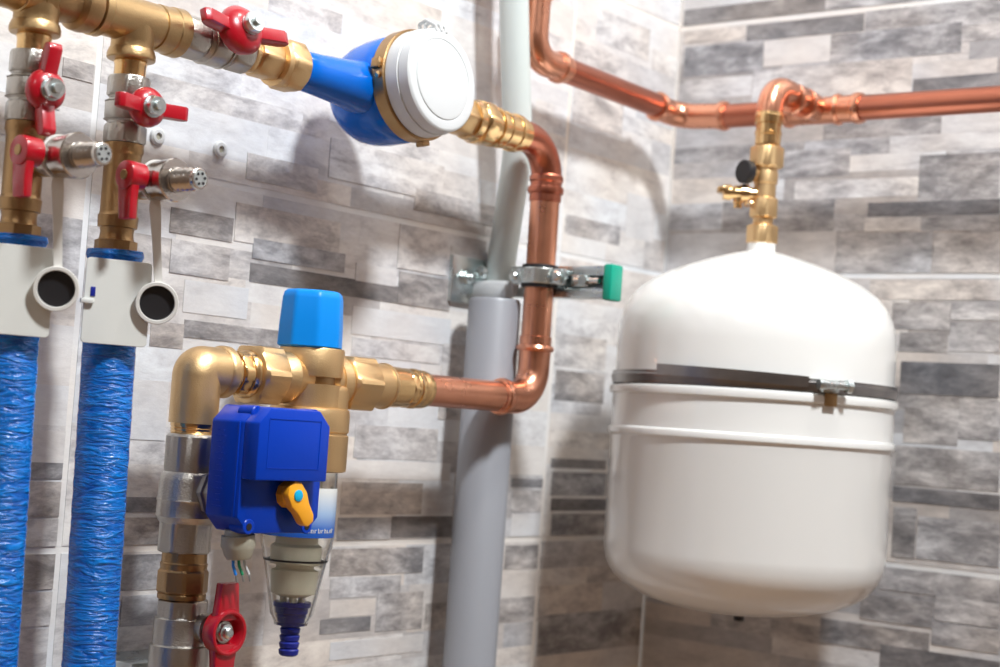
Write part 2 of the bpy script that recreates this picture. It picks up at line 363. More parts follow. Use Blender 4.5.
def ball_valve(name, label, o, d, L, a, n, stem, hub_t, e, k=1.0):
    """nickel ball valve from o along d over length L, apothem a of its end hexagons"""
    o, d, n = Vector(o), Vector(d).normalized(), Vector(n).normalized()
    t = thing(name, label, 'valve', tuple(o + d * L / 2))
    def f(b):
        r = a * 1.04
        lathe(b, o, d, nut(0, L * .30, a, 8, 0.0012, 1.06) + [(L * .31, a * .93), (L * .34, a * .90), (L * .38, r), (L * .42, r * 1.04), (L * .60, r * 1.04),
              (L * .66, r * 1.0), (L * .69, a * .93), (L * .72, a * .93)] + nut(L * .73, L, a, 8, 0.0012, 1.06), 64)
        for q in (0.385, 0.655): lathe(b, o, d, [(L * (q - .012), r * .95), (L * q, r * 1.07), (L * (q + .012), r * .95)], 48)
    obj('valve_body', 'nickel', f, t)
    c = o + d * hub_t
    def g(b):
        lathe(b, c, n, [(a * .7, a * .62), (a * 1.02, a * .62), (a * 1.05, a * .45), (stem, a * .42)], 32)
    obj('stem', 'nickel', g, t)
    butterfly(t, c + n * stem, n, e, k)
    return t

# ------------------------------------------------------------------ manifold at the top left
def ycyl(b, prof, z=ZU, x=XP, seg=56, ref=None, ph=0): lathe(b, (x, 0, z), (0, 1, 0), prof, seg, ph, ref=ref)

def manifold_tee(label, y0, y1, yb, left):
    t = thing('brass_tee', label, 'pipe fitting', (XP, yb, ZU), 'brass tees of the manifold')
    def f(b):
        r = 0.0162
        ycyl(b, [(y0, r * .96), (y0 + .001, r + .0022), (y0 + .007, r + .0022), (y0 + .009, r + .0002), (y0 + .010, r), (y1 - .024, r), (y1 - .0235, r - .0005),
                 (y1 - .0225, r - .0005), (y1 - .022, r + .0006), (y1 - .0105, r + .0008), (y1 - .0095, r + .0016), (y1 - .001, r + .0020), (y1, r + .001)])
    obj('run', 'brass_tee', f, t)
    def g(b):
        lathe(b, (XP, yb, ZU), (0, 0, -1), [(0.0, .0156), (.0155, .0152), (.016, .0150), (.0205, .0152), (.021, .0160), (.0245, .0172), (.0275, .0172), (.0285, .0165), (.0288, .012)], 56)
    obj('branch', 'brass_tee', g, t)
    def h(b):
        lathe(b, (XP, yb, ZU), (0, 0, -1), [(.0285, .0112), (.031, .0118), (.033, .0112), (.0415, .0112)], 40)
    obj('threaded_nipple', 'brass_shiny', h, t)
    return t
manifold_tee('large brass tee in the far top left corner, above the upright red wing handle', -0.990, -0.9255, -0.932, True)
manifold_tee('large brass tee whose branch feeds the valve with the level red handle', -0.888, -0.809, -0.850, False)
def f(b):
    ycyl(b, [(-.9265, .0145), (-.925, .0156), (-.910, .0156), (-.909, .0150), (-.905, .0148), (-.904, .0166), (-.9015, .0184), (-.895, .0188), (-.889, .0178), (-.888, .015)])
tag(obj('brass_coupling', 'brass_dark', f), 'short ribbed brass coupling between the two large manifold tees', 'pipe fitting')

def riser(y, tz, lab, drop_label, tee_label, pipe_label, plate_label, tilt, e, nz, py, pz, hub_t):
    # ball valve
    ball_valve('ball_valve', lab, (XP, y, 1.5750), (0, 0, -1), 0.0475, 0.0143, (1, -0.12, 0), hub_t, nz, e)
    # drain tee
    t = thing('brass_tee', tee_label, 'pipe fitting', (XP, y, 1.47), 'brass tees carrying the drain cocks')
    def f(b):
        lathe(b, (XP, y, 0), (0, 0, 1), [(1.467, .0122), (1.4675, .0138), (1.4755, .0142), (1.4765, .0134), (1.4785, .0130), (1.5180, .0130), (1.5200, .0134), (1.5215, .0142), (1.5270, .0140), (1.5275, .012)], 56)
    obj('tee_body', 'brass_dark', f, t)
    obj('branch', 'brass_dark', lambda b: lathe(b, (XP, y, tz), (1, 0, 0), [(0.0, .0115), (.0165, .0112), (.018, .0125), (.0245, .0125), (.025, .011)], 48), t)
    def g(b):
        lathe(b, (XP, y, 0), (0, 0, 1), [(1.456, .0125), (1.457, .0132), (1.460, .0120), (1.464, .0116), (1.4675, .0122)], 48)
        lathe(b, (XP, y, 0), (0, 0, 1), [(1.446, .0140, .0150, 8), (1.458, .0140, .0150, 8), (1.4585, .013)], 48)
    obj('tail_nut', 'brass_dark', g, t)
    # drain valve
    d = thing('drain_valve', drop_label, 'valve', (0.125, y, tz), 'hose drain cocks on the tees')
    def f(b):
        lathe(b, (0, y, tz), (1, 0, 0), [(.1065, .0105), (.108, .0118), (.118, .0118), (.119, .0100), (.121, .0100), (.1215, .0128), (.1255, .0128)], 48)
        lathe(b, (0.120, y, tz), (0, -1, 0), [(.006, .0075), (.0145, .0075)], 32)
    obj('cock_body', 'nickel', f, d)
    def f(b):
        lathe(b, (0, y, tz), (1, 0, 0), [(.1255, .0115), (.1262, .0138), (.134, .0142), (.1365, .0148), (.1435, .0152), (.1447, .0145), (.1447, .0090)], 56)
    obj('hose_flange', 'nickel_bright', f, d)
    def f(b):
        pr = [(.1435, .0092), (.1455, .0090), (.1460, .0078)]
        x = .1462
        for k in range(4):
            pr += [(x, .0060), (x + .0008, .0083), (x + .0043, .0064)]; x += .0047
        pr += [(.1645, .0066), (.1655, .0074), (.168, .0072), (.1684, .0066)]
        lathe(b, (0, y, tz), (1, 0, 0), pr, 40)
    barb = obj('hose_barb', 'nickel_bright', f, d)
    def f(b):
        lathe(b, (0.1684, y, tz), (1, 0, 0), [(0.0, .0056), (.0004, .0056)], 32)
    fc = obj('barb_face', 'zinc', f, barb, label='bright end face of the barb')
    def f(b):
        for k in range(6):
            a = k * PI / 3 + .2
            lathe(b, (0.16875, y + math.cos(a) * .0038, tz + math.sin(a) * .0038), (1, 0, 0), [(0, .00105), (.0004, .00105)], 10)
    obj('spline_slots', 'black', f, barb, label='dark slots in the end face')
    def f(b):
        ly = y - .0215; LX = .1195 if y < -.9 else .1245
        lathe(b, (LX, ly, tz), (0, -1, 0), [(-.0065, .0088), (-.006, .0098), (.005, .0102), (.0075, .0096), (.0080, .0085)], 40)
        out = [(-.0095, .002), (.0085, .002), (.0068, -.015), (.0072, -.030), (-.0048, -.0305), (-.0072, -.015)]
        prism(b, out, 0.0068, basis((LX, ly + .0005, tz), (1, 0, 0), (0, 0, 1)), 0.0014)
    lv = obj('lever', 'red', f, d, label='small red lever hanging down')
    obj('lever_screw', 'brass_dark', lambda b: lathe(b, (.1195 if y < -.9 else .1245, y - .0215, tz), (0, -1, 0), [(.0075, .0036), (.0084, .0036), (.0088, .003)], 24), lv)
    # dust cap on its strap
    def f(b):
        lathe(b, (0.1235, y, tz), (1, 0, 0), [(-.001, .0136), (-.001, .0148), (.001, .0148), (.001, .0136), (-.001, .0136)], 48, caps=False)
        n = Vector((.88, -.47, 0)); q = Z_.cross(n)
        a = Vector((0.1245, y - .001, tz - .0140)); c = Vector((0.122, py, pz + .0135))
        m1 = basis(a, n, Z_)
        pts = [a + Vector((.0, 0, .002)), a + (c - a) * .1, a + (c - a) * .5, c, c + Vector((0, 0, -.004))]
        wd = [.0034, .0040, .0030, .0028, .0034]
        for (p0, w0), (p1, w1) in zip(zip(pts, wd), zip(pts[1:], wd[1:])):
            vs = []
            for pp, ww in ((p0, w0), (p1, w1)):
                for sx, sy in ((-1, -1), (1, -1), (1, 1), (-1, 1)):
                    vs.append(b.verts.new(pp + q * (ww * sx) + n * (.0007 * sy)))
            for i in range(4): b.faces.new((vs[i], vs[(i + 1) % 4], vs[4 + (i + 1) % 4], vs[4 + i]))
            b.faces.new(vs[0:4]); b.faces.new(list(reversed(vs[4:8])))
    st = obj('cap_strap', 'strap_white', f, d, label='pale rubber strap')
    n = Vector((.80, -.60, -.10)).normalized()
    def f(b):
        lathe(b, (0.122, py, pz), n, [(-.007, .0130), (-.0065, .0142), (.0035, .0148), (.0042, .0144), (.0042, .0124), (.0036, .0120), (-.003, .0120)], 48)
    obj('cap_rim', 'strap_white', f, st, label='pale rim of the dust cap')
    obj('cap_well', 'black', lambda b: lathe(b, (0.122, py, pz), n, [(-.0028, .0118), (.0006, .0118), (.0008, .0116)], 40), st, label='black inside of the dust cap')
    # insulated pipe
    p = thing('insulated_pipe', pipe_label, 'pipe', (XP, y + tilt, 0.95))
    top, bot = Vector((XP, y, 1.4515)), Vector((XP, y + tilt * 1.6, 0.95))
    def f(b):
        ax = bot - top; L = ax.length; n_ = 140
        pr = [(0, .0135), (0.0003, .0195), (.004, .0203)]
        rr = random.Random(int(y * 1000))
        for k in range(1, n_): pr.append((.004 + (L - .005) * k / n_, .0186 + rr.uniform(-.0003, .0003)))
        lathe(b, top, ax, pr, 56)
    obj('foam_sleeve', 'sleeve', f, p)
    obj('inner_pipe', 'copper', lambda b: tube(b, [bot + (bot - top).normalized() * -.002, bot + (bot - top).normalized() * .95 * .98], .011, 24), p)
    # mounting plate
    n = Vector((math.cos(R(25)), -math.sin(R(25)), 0)); u = Z_.cross(n)
    cen = Vector((0.1056, y - .0118, 1.4135))
    t = thing('mounting_plate', plate_label, 'plate', tuple(cen - Vector((0, 0, .03))), 'white plates in front of the blue pipes')
    def f(b):
        w, h, r = .0230, .0295, .003
        out = []
        for cx, cy, a0 in ((w - r, h - r, 0), (-w + r, h - r, 90), (-w + r, -h + r, 180), (w - r, -h + r, 270)):
            for k in range(5): out.append((cx + r * math.cos(R(a0 + k * 22.5)), cy + r * math.sin(R(a0 + k * 22.5))))
        prism(b, out, .0014, basis(cen, u, Z_), .0003, 1)
    obj('plate', 'white_plate', f, t)
    def f(b):
        box(b, cen + u * -.0172 + n * .0018 + Z_ * .0060, (.0008, .0034, .0066), .0003, Matrix((n, u, Z_)).transposed())
    obj('slot', 'blue_dark', f, t, label='dark slot near the left edge')
    def f(b):
        box(b, cen + u * -.021 + n * .0030 + Z_ * -.0008, (.0040, .0095, .0036), .001, Matrix((n, u, Z_)).transposed())
    obj('clip_tab', 'white_plate', f, t)

riser(-0.932, 1.5025, 'nickel ball valve with an upright red wing handle, in the top left corner',
      'hose drain cock with red lever furthest left, on the pipe under the upright red handle',
      'tall brass tee at the left picture edge behind the leftmost red lever',
      'blue insulated pipe at the far left picture edge, cut by the frame',
      'plain white plate at the left picture edge, in front of the leftmost blue pipe', .0066, (0, 0, 1), .0275, -.925, 1.4165, .0205)
riser(-0.850, 1.4995, 'nickel ball valve with a level red wing handle, above the second drain cock',
      'hose drain cock with red lever, second from the left, below the level red handle',
      'tall brass tee behind the second red lever, under the valve with the level handle',
      'blue crinkled insulated pipe, second from the left, fully inside the picture',
      'plain white plate with a slot, in front of the second blue pipe', .0066, (0, 1, 0), .0235, -.840, 1.4155, .0255)

# ------------------------------------------------------------------ upper run to the meter
s45 = Vector((1, 0, .32)).normalized()
ball_valve('ball_valve', 'nickel ball valve with red wing handle tilted upward, left of the water meter', (XP, -.810, ZU), (0, 1, 0), .066, .0155,
           s45, .0275, .0370, (0, 1, 0), 1.35)
u = thing('union_fitting', 'brass union with large hexagon nut joining the valve to the blue water meter inlet', 'pipe fitting', (XP, -.70, ZU))
def f(b):
    ycyl(b, nut(-.7445, -.7385, .0145, 6, .001) + [(-.738, .0135), (-.7355, .0125)] + [(a, *r) for a, *r in nut(-.7345, -.7125, .0142, 6, .002)] + [(-.712, .0125), (-.711, .0125)])
obj('tail_piece', 'brass', f, u)
def f(b):
    ycyl(b, [(-.7125, .0150), (-.712, .0185), (-.7080, .0192), (-.7075, .0180)] + nut(-.7070, -.6880, .0187, 6, .002))
obj('union_nut', 'brass', f, u)

m = thing('water_meter', 'blue water meter with round white lid between brass unions at the top', 'water meter', (0.06, -.583, ZU))
dn = Vector((math.cos(R(6)), 0, math.sin(R(6)))); mc = Vector((XP - .001, -.5745, ZU + .0045))
def f(b):
    ycyl(b, [(-.6895, .0140), (-.688, .0152), (-.665, .0166), (-.635, .0190), (-.62, .0215), (-.60, .022), (-.56, .022), (-.545, .0215), (-.53, .0190), (-.512, .0166), (-.4985, .0152), (-.497, .014)])
    lathe(b, mc, dn, [(-.050, .012), (-.0495, .020), (-.046, .027), (-.040, .034), (-.032, .0395), (-.022, .0430), (-.010, .0448), (.004, .0452), (.020, .0448), (.0215, .043)], 72)
obj('meter_body', 'blue_paint', f, m, 50)
def f(b):
    lathe(b, mc, dn, [(.0195, .0440), (.0197, .0462), (.0205, .0468), (.0320, .0468), (.0328, .046), (.033, .044)], 72)
    for a in (-78, 168):
        q = Matrix.Rotation(R(a), 3, dn) @ Vector((0, 1, 0))
        box(b, mc + dn * .026 + q * .0475, (.0085, .006, .009), .001, Matrix((dn, q, dn.cross(q))).transposed())
rg = obj('clamp_ring', 'brass_dark', f, m, label='bronze retaining ring')
q = Matrix.Rotation(R(180), 3, dn) @ Vector((0, 1, 0))
obj('ring_screw', 'brass_shiny', lambda b: lathe(b, mc + dn * .028 + q * .0465, q, [(0, .0028), (.0018, .0028), (.0022, .002)], 16), rg)
def f(b):
    lathe(b, mc, dn, [(.033, .0420), (.0332, .0446), (.045, .0443), (.0455, .0430), (.0462, .0430), (.0467, .0436), (.0555, .0430), (.0568, .0418), (.0572, .0405), (.0572, .0345),
                      (.0567, .0340), (.0567, .0334), (.0576, .0328), (.0580, .0310), (.0580, .001)], 84)
ld = obj('lid', 'white', f, m)
def f(b):
    for s in (-1, 0.1, 1.2):
        base = mc + dn * .052 + Matrix.Rotation(R(-84 - 9 * s), 3, dn) @ Vector((0, -1, 0)) * .0
        a0 = R(93 - 8 * s)
        rad = lambda r, t: mc + dn * t + Vector((0, math.cos(a0), 0)) * r + dn.cross(Vector((0, -1, 0))) * (-r * math.sin(a0)) * -1
        up = (Vector((0, math.cos(a0), 0)) + Vector((-dn.z, 0, dn.x)) * math.sin(a0))
        p = [mc + dn * .040 + up * .0440, mc + dn * .040 + up * .0490, mc + dn * .048 + up * .0510, mc + dn * .0565 + up * .0455, mc + dn * .0565 + up * .041]
        tube(b, bend(p, .0015, 3), .0017, 10)
obj('lid_hinge', 'white', f, ld)

u = thing('union_fitting', 'brass union with knurled rings to the right of the meter, ending at the copper bend', 'pipe fitting', (XP, -.44, ZU))
def f(b):
    ycyl(b, nut(-.4975, -.471, .0150, 6, .002) + [(-.4708, .013)])
obj('hexagon_tail', 'brass', f, u)
def f(b):
    ycyl(b, [(-.4735, .0150), (-.473, .0182), (-.4665, .0190), (-.4645, .0183), (-.4630, .0196)] + nut(-.4625, -.4460, .0188, 6, .0015, 1.08) + [(-.4455, .0165)])
obj('union_nut', 'brass_shiny', f, u)
def f(b):
    ycyl(b, [(-.4465, .0150), (-.446, .0168), (-.439, .0168), (-.4385, .0184), (-.4355, .0186), (-.435, .0166), (-.426, .0164), (-.4255, .0174), (-.4230, .0174), (-.4225, .0162), (-.410, .0164), (-.4095, .0176), (-.406, .0180), (-.4025, .0176), (-.402, .0160), (-.3943, .0156), (-.3938, .0144)])
obj('press_socket', 'brass_shiny', f, u)

# ------------------------------------------------------------------ copper loop down to the filter
YV = -.350
c = thing('copper_pipe', 'copper pipe dropping from the meter union and turning left to the filter', 'pipe', (XP, YV, ZL))
RC = .0140
obj('vertical_tube', 'copper', lambda b: tube(b, [(XP, YV, 1.572), (XP, YV, 1.408)], RC, 40), c)
obj('horizontal_tube', 'copper', lambda b: tube(b, [(XP, -.509, ZL), (XP, -.398, ZL)], RC, 40), c)
def f(b):
    pts = bend([(XP, -.3935, ZU), (XP, YV, ZU), (XP, YV, 1.577)], .036, 14)
    tube(b, pts, RC + .0006, 40)
    lathe(b, (XP, YV, 0), (0, 0, -1), [(-1.586, RC + .0006), (-1.5835, RC + .0022), (-1.5795, RC + .0022), (-1.578, RC + .001), (-1.574, RC + .001), (-1.5735, RC + .0030), (-1.5705, RC + .0034), (-1.5675, RC + .0028), (-1.567, RC + .0012), (-1.560, RC + .0012), (-1.5595, RC)], 48)
obj('pipe_elbow', 'copper_dark', f, c)
def f(b):
    pts = bend([(XP, YV, 1.424), (XP, YV, ZL), (XP, -.396, ZL)], .029, 12)
    tube(b, pts, RC + .0010, 40)
    lathe(b, (XP, YV, 0), (0, 0, -1), [(-1.432, RC), (-1.4315, RC + .0012), (-1.4235, RC + .0012), (-1.423, RC + .0030), (-1.4205, RC + .0042), (-1.418, RC + .0030), (-1.4175, RC + .0014), (-1.410, RC + .001)], 48)
    lathe(b, (XP, 0, ZL), (0, -1, 0), [(.385, RC + .001), (.3925, RC + .0012), (.393, RC + .0026), (.3965, RC + .0034), (.3995, RC + .0026), (.4005, RC + .0010), (.404, RC + .0008), (.4042, RC)], 48)
obj('pipe_elbow', 'copper', f, c)

# clamp
k = thing('pipe_clamp', 'zinc pipe clamp with rubber lining and screws around the vertical copper pipe', 'pipe clamp', (XP, YV, 1.48))
zc = 1.4885
def f(b):
    lathe(b, (XP, YV, zc), (0, 0, 1), [(-.0108, RC + .0001), (-.0108, RC + .0030), (-.0085, RC + .0034), (.0085, RC + .0034), (.0108, RC + .0030), (.0108, RC + .0001)], 48, caps=False)
obj('rubber_lining', 'black', f, k)
def f(b):
    lathe(b, (XP, YV, zc), (0, 0, 1), [(-.0072, RC + .0030), (-.0072, RC + .0048), (-.0066, RC + .0052), (.0066, RC + .0052), (.0072, RC + .0048), (.0072, RC + .0030)], 48, caps=False)
    for s in (-1, 1):
        box(b, (XP + s * .0235, YV, zc), (.013, .0042, .0150), .001)
        box(b, (XP + s * .0235, YV - .0055, zc), (.010, .0035, .0140), .001)
obj('clamp_band', 'zinc', f, k)
for s in (-1, 1):
    def f(b):
        lathe(b, (XP + s * .0255, YV + .006, zc), (0, -1, 0), [(0, .0024), (.016, .0024)], 16)
        lathe(b, (XP + s * .0255, YV - .0072, zc), (0, -1, 0), [(0, .0046), (.0018, .0046), (.0034, .0034), (.0036, .001)], 24)
    obj('clamp_screw', 'zinc', f, k)

# strut bracket
t = thing('wall_bracket', 'galvanised strut bracket with square wall plate and green end cap behind the copper pipe', 'bracket', (0.0, -.345, 1.47))
def f(b):
    box(b, (0.0025, -.3580, 1.484), (.005, .050, .045), .001)
obj('wall_plate', 'zinc', f, t)
def f(b):
    a, w, yb, yf = .0018, .030, -.3180, -.3335
    box(b, (0.0935, yb, 1.4855), (.110, .0018, w), .0004)
    box(b, (0.0935, (yb + yf) / 2, 1.4855 + w / 2 - .0009), (.110, yb - yf, .0018), .0004)
    box(b, (0.0935, (yb + yf) / 2, 1.4855 - w / 2 + .0009), (.110, yb - yf, .0018), .0004)
    box(b, (0.0935, yf, 1.4855 + w / 2 - .0045), (.110, .0018, .009), .0004)
    box(b, (0.0935, yf, 1.4855 - w / 2 + .0045), (.110, .0018, .009), .0004)
obj('channel', 'zinc', f, t)
def f(b):
    box(b, (0.025, -.3450, 1.4765), (.042, .013, .017), .003); box(b, (0.0425, -.3370, 1.4780), (.010, .010, .012), .001)
obj('foot_block', 'white', f, t, label='pale plastic foot block')
def f(b):
    box(b, (0.1520, -.3258, 1.4855), (.010, .0195, .034), .0022)
obj('end_cap', 'green', f, t, label='green plastic end cap')
def f(b):
    lathe(b, (0.004, -.3640, 1.486), (1, 0, 0), [(0, .0085), (.0016, .0085)] , 32)
    lathe(b, (0.0055, -.3640, 1.486), (1, 0, 0), nut(0, .006, .0062), 48)
    lathe(b, (0.0105, -.3640, 1.486), (1, 0, 0), [(0, .0036), (.005, .0036), (.0055, .003)], 20)
obj('wall_bolt', 'zinc', f, t)
def f(b):
    lathe(b, (0.014, -.3470, 1.4925), (0, -1, 0), nut(0, .006, .0060), 48)
    lathe(b, (0.014, -.3470, 1.4925), (0, -1, 0), [(.005, .0034), (.0085, .0034)], 20)
obj('channel_bolt', 'zinc', f, t)
def f(b):
    box(b, (0.122, -.3350, 1.4865), (.020, .004, .011), .001)
    lathe(b, (0.116, -.3360, 1.4865), (1, 0, 0), [(0, .0030), (.028, .0030)], 16)
    lathe(b, (0.128, -.3375, 1.4865), (0, -1, 0), nut(0, .004, .0048), 40)
obj('slide_nut', 'zinc', f, t)

# drain pipe and hose behind
t = thing('drain_pipe', 'wide grey plastic drain pipe running down the wall behind the copper loop', 'pipe', (0.029, -.3425, 0.1))
def f(b):
    tube(b, [(0.0445, -.3645, 1.4655), (0.0445, -.3645, 1.462), (0.0445, -.3685, 0.0)], [.0232, .0250, .0250], 48)
obj('pipe_barrel', 'grey_pvc', f, t)
t = obj('plastic_hose', 'white_pvc', lambda b: tube(b, bend([(0.048, -.3790, 3.2), (0.048, -.3785, 1.80), (0.048, -.3640, 1.70), (0.048, -.3490, 1.610), (0.0165, -.3235, 1.505), (0.0165, -.3235, 1.462)], [.3, .25, .12, .08, .03], 5), [.0145] * 1 if False else .0142, 32))
tag(t, 'pale plastic hose coming down from above into the wide grey drain pipe', 'hose')

# ------------------------------------------------------------------ lower run: elbow, filter, adaptor
YR = -.7655            # riser axis
t = thing('press_adapter', 'golden press adaptor between the filter and the horizontal copper pipe', 'pipe fitting', (XP, -.52, ZL))
def f(b):
    ycyl(b, [(-.5590, .0150), (-.558, .0176), (-.542, .0172), (-.5415, .0166), (-.536, .0164)] + nut(-.5355, -.5275, .0158, 8, .001, 1.07) +
         [(-.527, .0158), (-.525, .0160), (-.5245, .0172), (-.5215, .0174), (-.519, .0166), (-.5185, .0158), (-.5155, .0166), (-.511, .0166), (-.5075, .0158), (-.507, .0144)], z=ZL)
obj('socket', 'brass_shiny', f, t)

F0 = Vector((XP, -.646, 0))
t = thing('water_filter', 'brass water filter with sky blue cap on top and clear bowl below', 'water filter', (XP, -.646, ZL))
def zl(b, prof, o=F0, seg=64, ph=0): lathe(b, (o.x, o.y, 0), (0, 0, 1), prof, seg, ph)
def f(b):
    zl(b, [(1.3440, .0240), (1.3450, .0254), (1.3690, .0258), (1.3693, .0258), (1.3749, .0258), (1.3752, .0258), (1.378, .0260), (1.3965, .0262), (1.398, .0255), (1.398, .02)])
    o2 = Vector((XP, -.6395, 0))
    lathe(b, (XP, -.6350, 0), (0, 0, 1), [(1.340, .0240), (1.3640, .0242), (1.3670, .0238), (1.3685, .0228), (1.3690, .0210), (1.3690, .01)], 56)
    for v in b.verts:
        dx, dy = v.co.x - F0.x, v.co.y - F0.y; a = math.degrees(math.atan2(dy, dx))
        if abs(math.hypot(dx, dy) - .0258) < 1e-5 and 1.36925 < v.co.z < 1.37495 and -82 < a < 38:
            v.co.x = F0.x + dx * .72; v.co.y = F0.y + dy * .72
    # horizontal bosses
    lathe(b, (XP, 0, ZL), (0, 1, 0), [(-.692, .0150), (-.688, .0180), (-.675, .0205), (-.668, .0175), (-.638, .0165), (-.632, .0205), (-.625, .0195), (-.6205, .0188), (-.620, .0165)], 56)
    zl(b, [(1.3000, .030), (1.3010, .0322), (1.3035, .0325), (1.3290, .0325), (1.3300, .0312), (1.3312, .0312), (1.3322, .0325), (1.3460, .0325), (1.3500, .0315), (1.3510, .0240)], Vector((XP, -.6440, 0)))
hd = obj('filter_head', 'brass', f, t)
obj('head_slot_shade', 'brass_dark', lambda b: lathe(b, (XP, -.646, 0), (0, 0, 1), [(1.3685, .0206), (1.3756, .0206)], 48), hd)  # added core in darker brass, puts the slot's recess shade into the colour
for (y0, y1, lab) in ((-.7150, -.6890, 0), (-.6260, -.5815, 1)):
    def f(b):
        if lab == 0:
            ycyl(b, [(y0 - .001, .0180)] + nut(y0, y1, .0222, 6, .002, 1.13), z=ZL)
        else:
            ycyl(b, [(y0, .0180), (y0 + .001, .0206), (y0 + .010, .0214), (y0 + .0125, .0200)] + nut(y0 + .013, y1, .0218, 6, .002, 1.13) + [(y1 + .0005, .0185), (y1 + .020, .0185), (y1 + .0208, .0196), (y1 + .0222, .0196), (y1 + .0228, .0170)], z=ZL)
    obj('union_nut', 'brass', f, t)
def f(b):
    cap = [(1.3975, .0225, .0262, 8), (1.3990, .0248, .0264, 8), (1.4150, .0244, .0260, 8), (1.4370, .0232, .0247, 8), (1.4415, .0222, .0235, 8), (1.4435, .0200, .021, 8), (1.4438, .002, .003, 8)]
    lathe(b, (XP, -.6495, 0), (0.0, 0, 1), cap, 96, R(12))
cp = obj('adjustment_cap', 'blue_cap', f, t, 50, 'sky blue faceted cap')
obj('cap_gap', 'black', lambda b: lathe(b, (XP, -.6475, 0), (0, 0, 1), [(1.3972, .0245), (1.3985, .0245)], 48), cp)
# bowl
def f(b):
    o = Vector((XP, -.6475, 0))
    ou = [(1.302, .0288), (1.248, .0292), (1.240, .0286), (1.2345, .0265), (1.230, .0262), (1.2285, .0250), (1.205, .0208), (1.186, .0172), (1.1845, .0160), (1.181, .0142), (1.1775, .0130), (1.1775, .0075)]
    inn = [(1.1795, .0075), (1.1800, .0115), (1.186, .0140), (1.205, .0186), (1.2275, .0228), (1.236, .0248), (1.246, .0272), (1.302, .0270)]
    zl(b, ou + inn + [ou[0]], o, 64)
    for r in (0,):
        pass
def lathe_nc(b, o, prof, seg=64):
    lathe(b, (o.x, o.y, 0), (0, 0, 1), prof, seg, caps=False)
BO = Vector((XP, -.6475, 0))
def f(b):
    ou = [(1.302, .0288), (1.248, .0292), (1.240, .0286), (1.2345, .0265), (1.230, .0262), (1.2285, .0250), (1.205, .0208), (1.186, .0172), (1.1845, .0160), (1.181, .0142), (1.1775, .0130), (1.1775, .0075)]
    inn = [(1.1795, .0075), (1.1800, .0115), (1.186, .0140), (1.205, .0186), (1.2275, .0228), (1.236, .0248), (1.246, .0272), (1.302, .0270), (1.302, .0288)]
    lathe_nc(b, BO, ou + inn)
bowl = obj('clear_bowl', 'glass', f, t, 40)
def f(b):
    # wrapped printed label, an open band around the front of the bowl
    n = 40; rows = [1.2485, 1.2875]
    vs = []
    for z in rows:
        for k in range(n + 1):
            a = R(-150) + R(225) * k / n
            vs.append(b.verts.new((BO.x + .02935 * math.cos(a), BO.y + .02935 * math.sin(a), z)))
    for k in range(n): b.faces.new((vs[k], vs[k + 1], vs[n + 2 + k], vs[n + 1 + k]))
lb = obj('printed_label', 'label', f, bowl, label='white label fading to blue')
def f(b):
    rr = random.Random(3)
    for k in range(9):
        a = R(-29 + 6.2 * k); hh = (.0036, .0026, .0026, .0036, .0026, .0036, .0026, .0026, .0036)[k]
        q = Vector((math.cos(a), math.sin(a), 0)); s = Z_.cross(q)
        c0 = BO + q * .0295 + Z_ * 1.2525
        rot = Matrix((q, s, Z_)).transposed()
        box(b, c0 + s * -.0008 + Z_ * hh / 2, (.0003, .0007, hh), 0, rot)
        if k % 2: box(b, c0 + s * .0008 + Z_ * .0013, (.0003, .0006, .0026), 0, rot)
        box(b, c0 + Z_ * (.0024 if k % 3 else .0003), (.0003, .0018, .0005), 0, rot)
obj('label_lettering', 'white', f, lb, label='tiny white lettering')
def f(b):
    zl(b, [(1.2283, .0228), (1.2283, .0236), (1.2300, .0238), (1.2300, .0228)], BO, 48)
    
obj('seal_ring', 'black', lambda b: lathe_nc(b, BO, [(1.2283, .0224), (1.2283, .0256), (1.2300, .0258), (1.2300, .0224), (1.2283, .0224)], 48), bowl, label='black seal ring')
def f(b):
    zl(b, [(1.200, .0110), (1.203, .0178), (1.2215, .0190), (1.2235, .0150), (1.226, .0150), (1.2268, .0200), (1.2400, .0205), (1.2420, .0170), (1.300, .0170)], BO, 48)
    for k in range(6):
        a = k * PI / 3 + .3
        box(b, (BO.x + .0085 * math.cos(a), BO.y + .0085 * math.sin(a), 1.1955), (.0042, .0042, .016), .0008)
obj('filter_core', 'cream', f, bowl, label='cream plastic core seen through the bowl')
def f(b):
    zl(b, [(1.1800, .0108), (1.1845, .0112), (1.185, .0118), (1.1870, .0118), (1.1875, .0128), (1.1920, .0132), (1.1925, .0148), (1.1960, .0150), (1.1962, .0140)], BO, 48)
    pr = [(1.1815, .0085), (1.1775, .0090), (1.1765, .0085)]
    z = 1.1755
    for k in range(4):
        pr += [(z, .0070), (z - .0012, .0082), (z - .0045, .0076), (z - .0050, .0069)]; z -= .0056
    pr += [(z + .0004, .0068), (z - .0002, .006), (z - .0002, .0035), (z + .004, .0033)]
    zl(b, pr, BO, 40)
obj('drain_spout', 'blue_dark', f, t, label='dark blue hose tail')

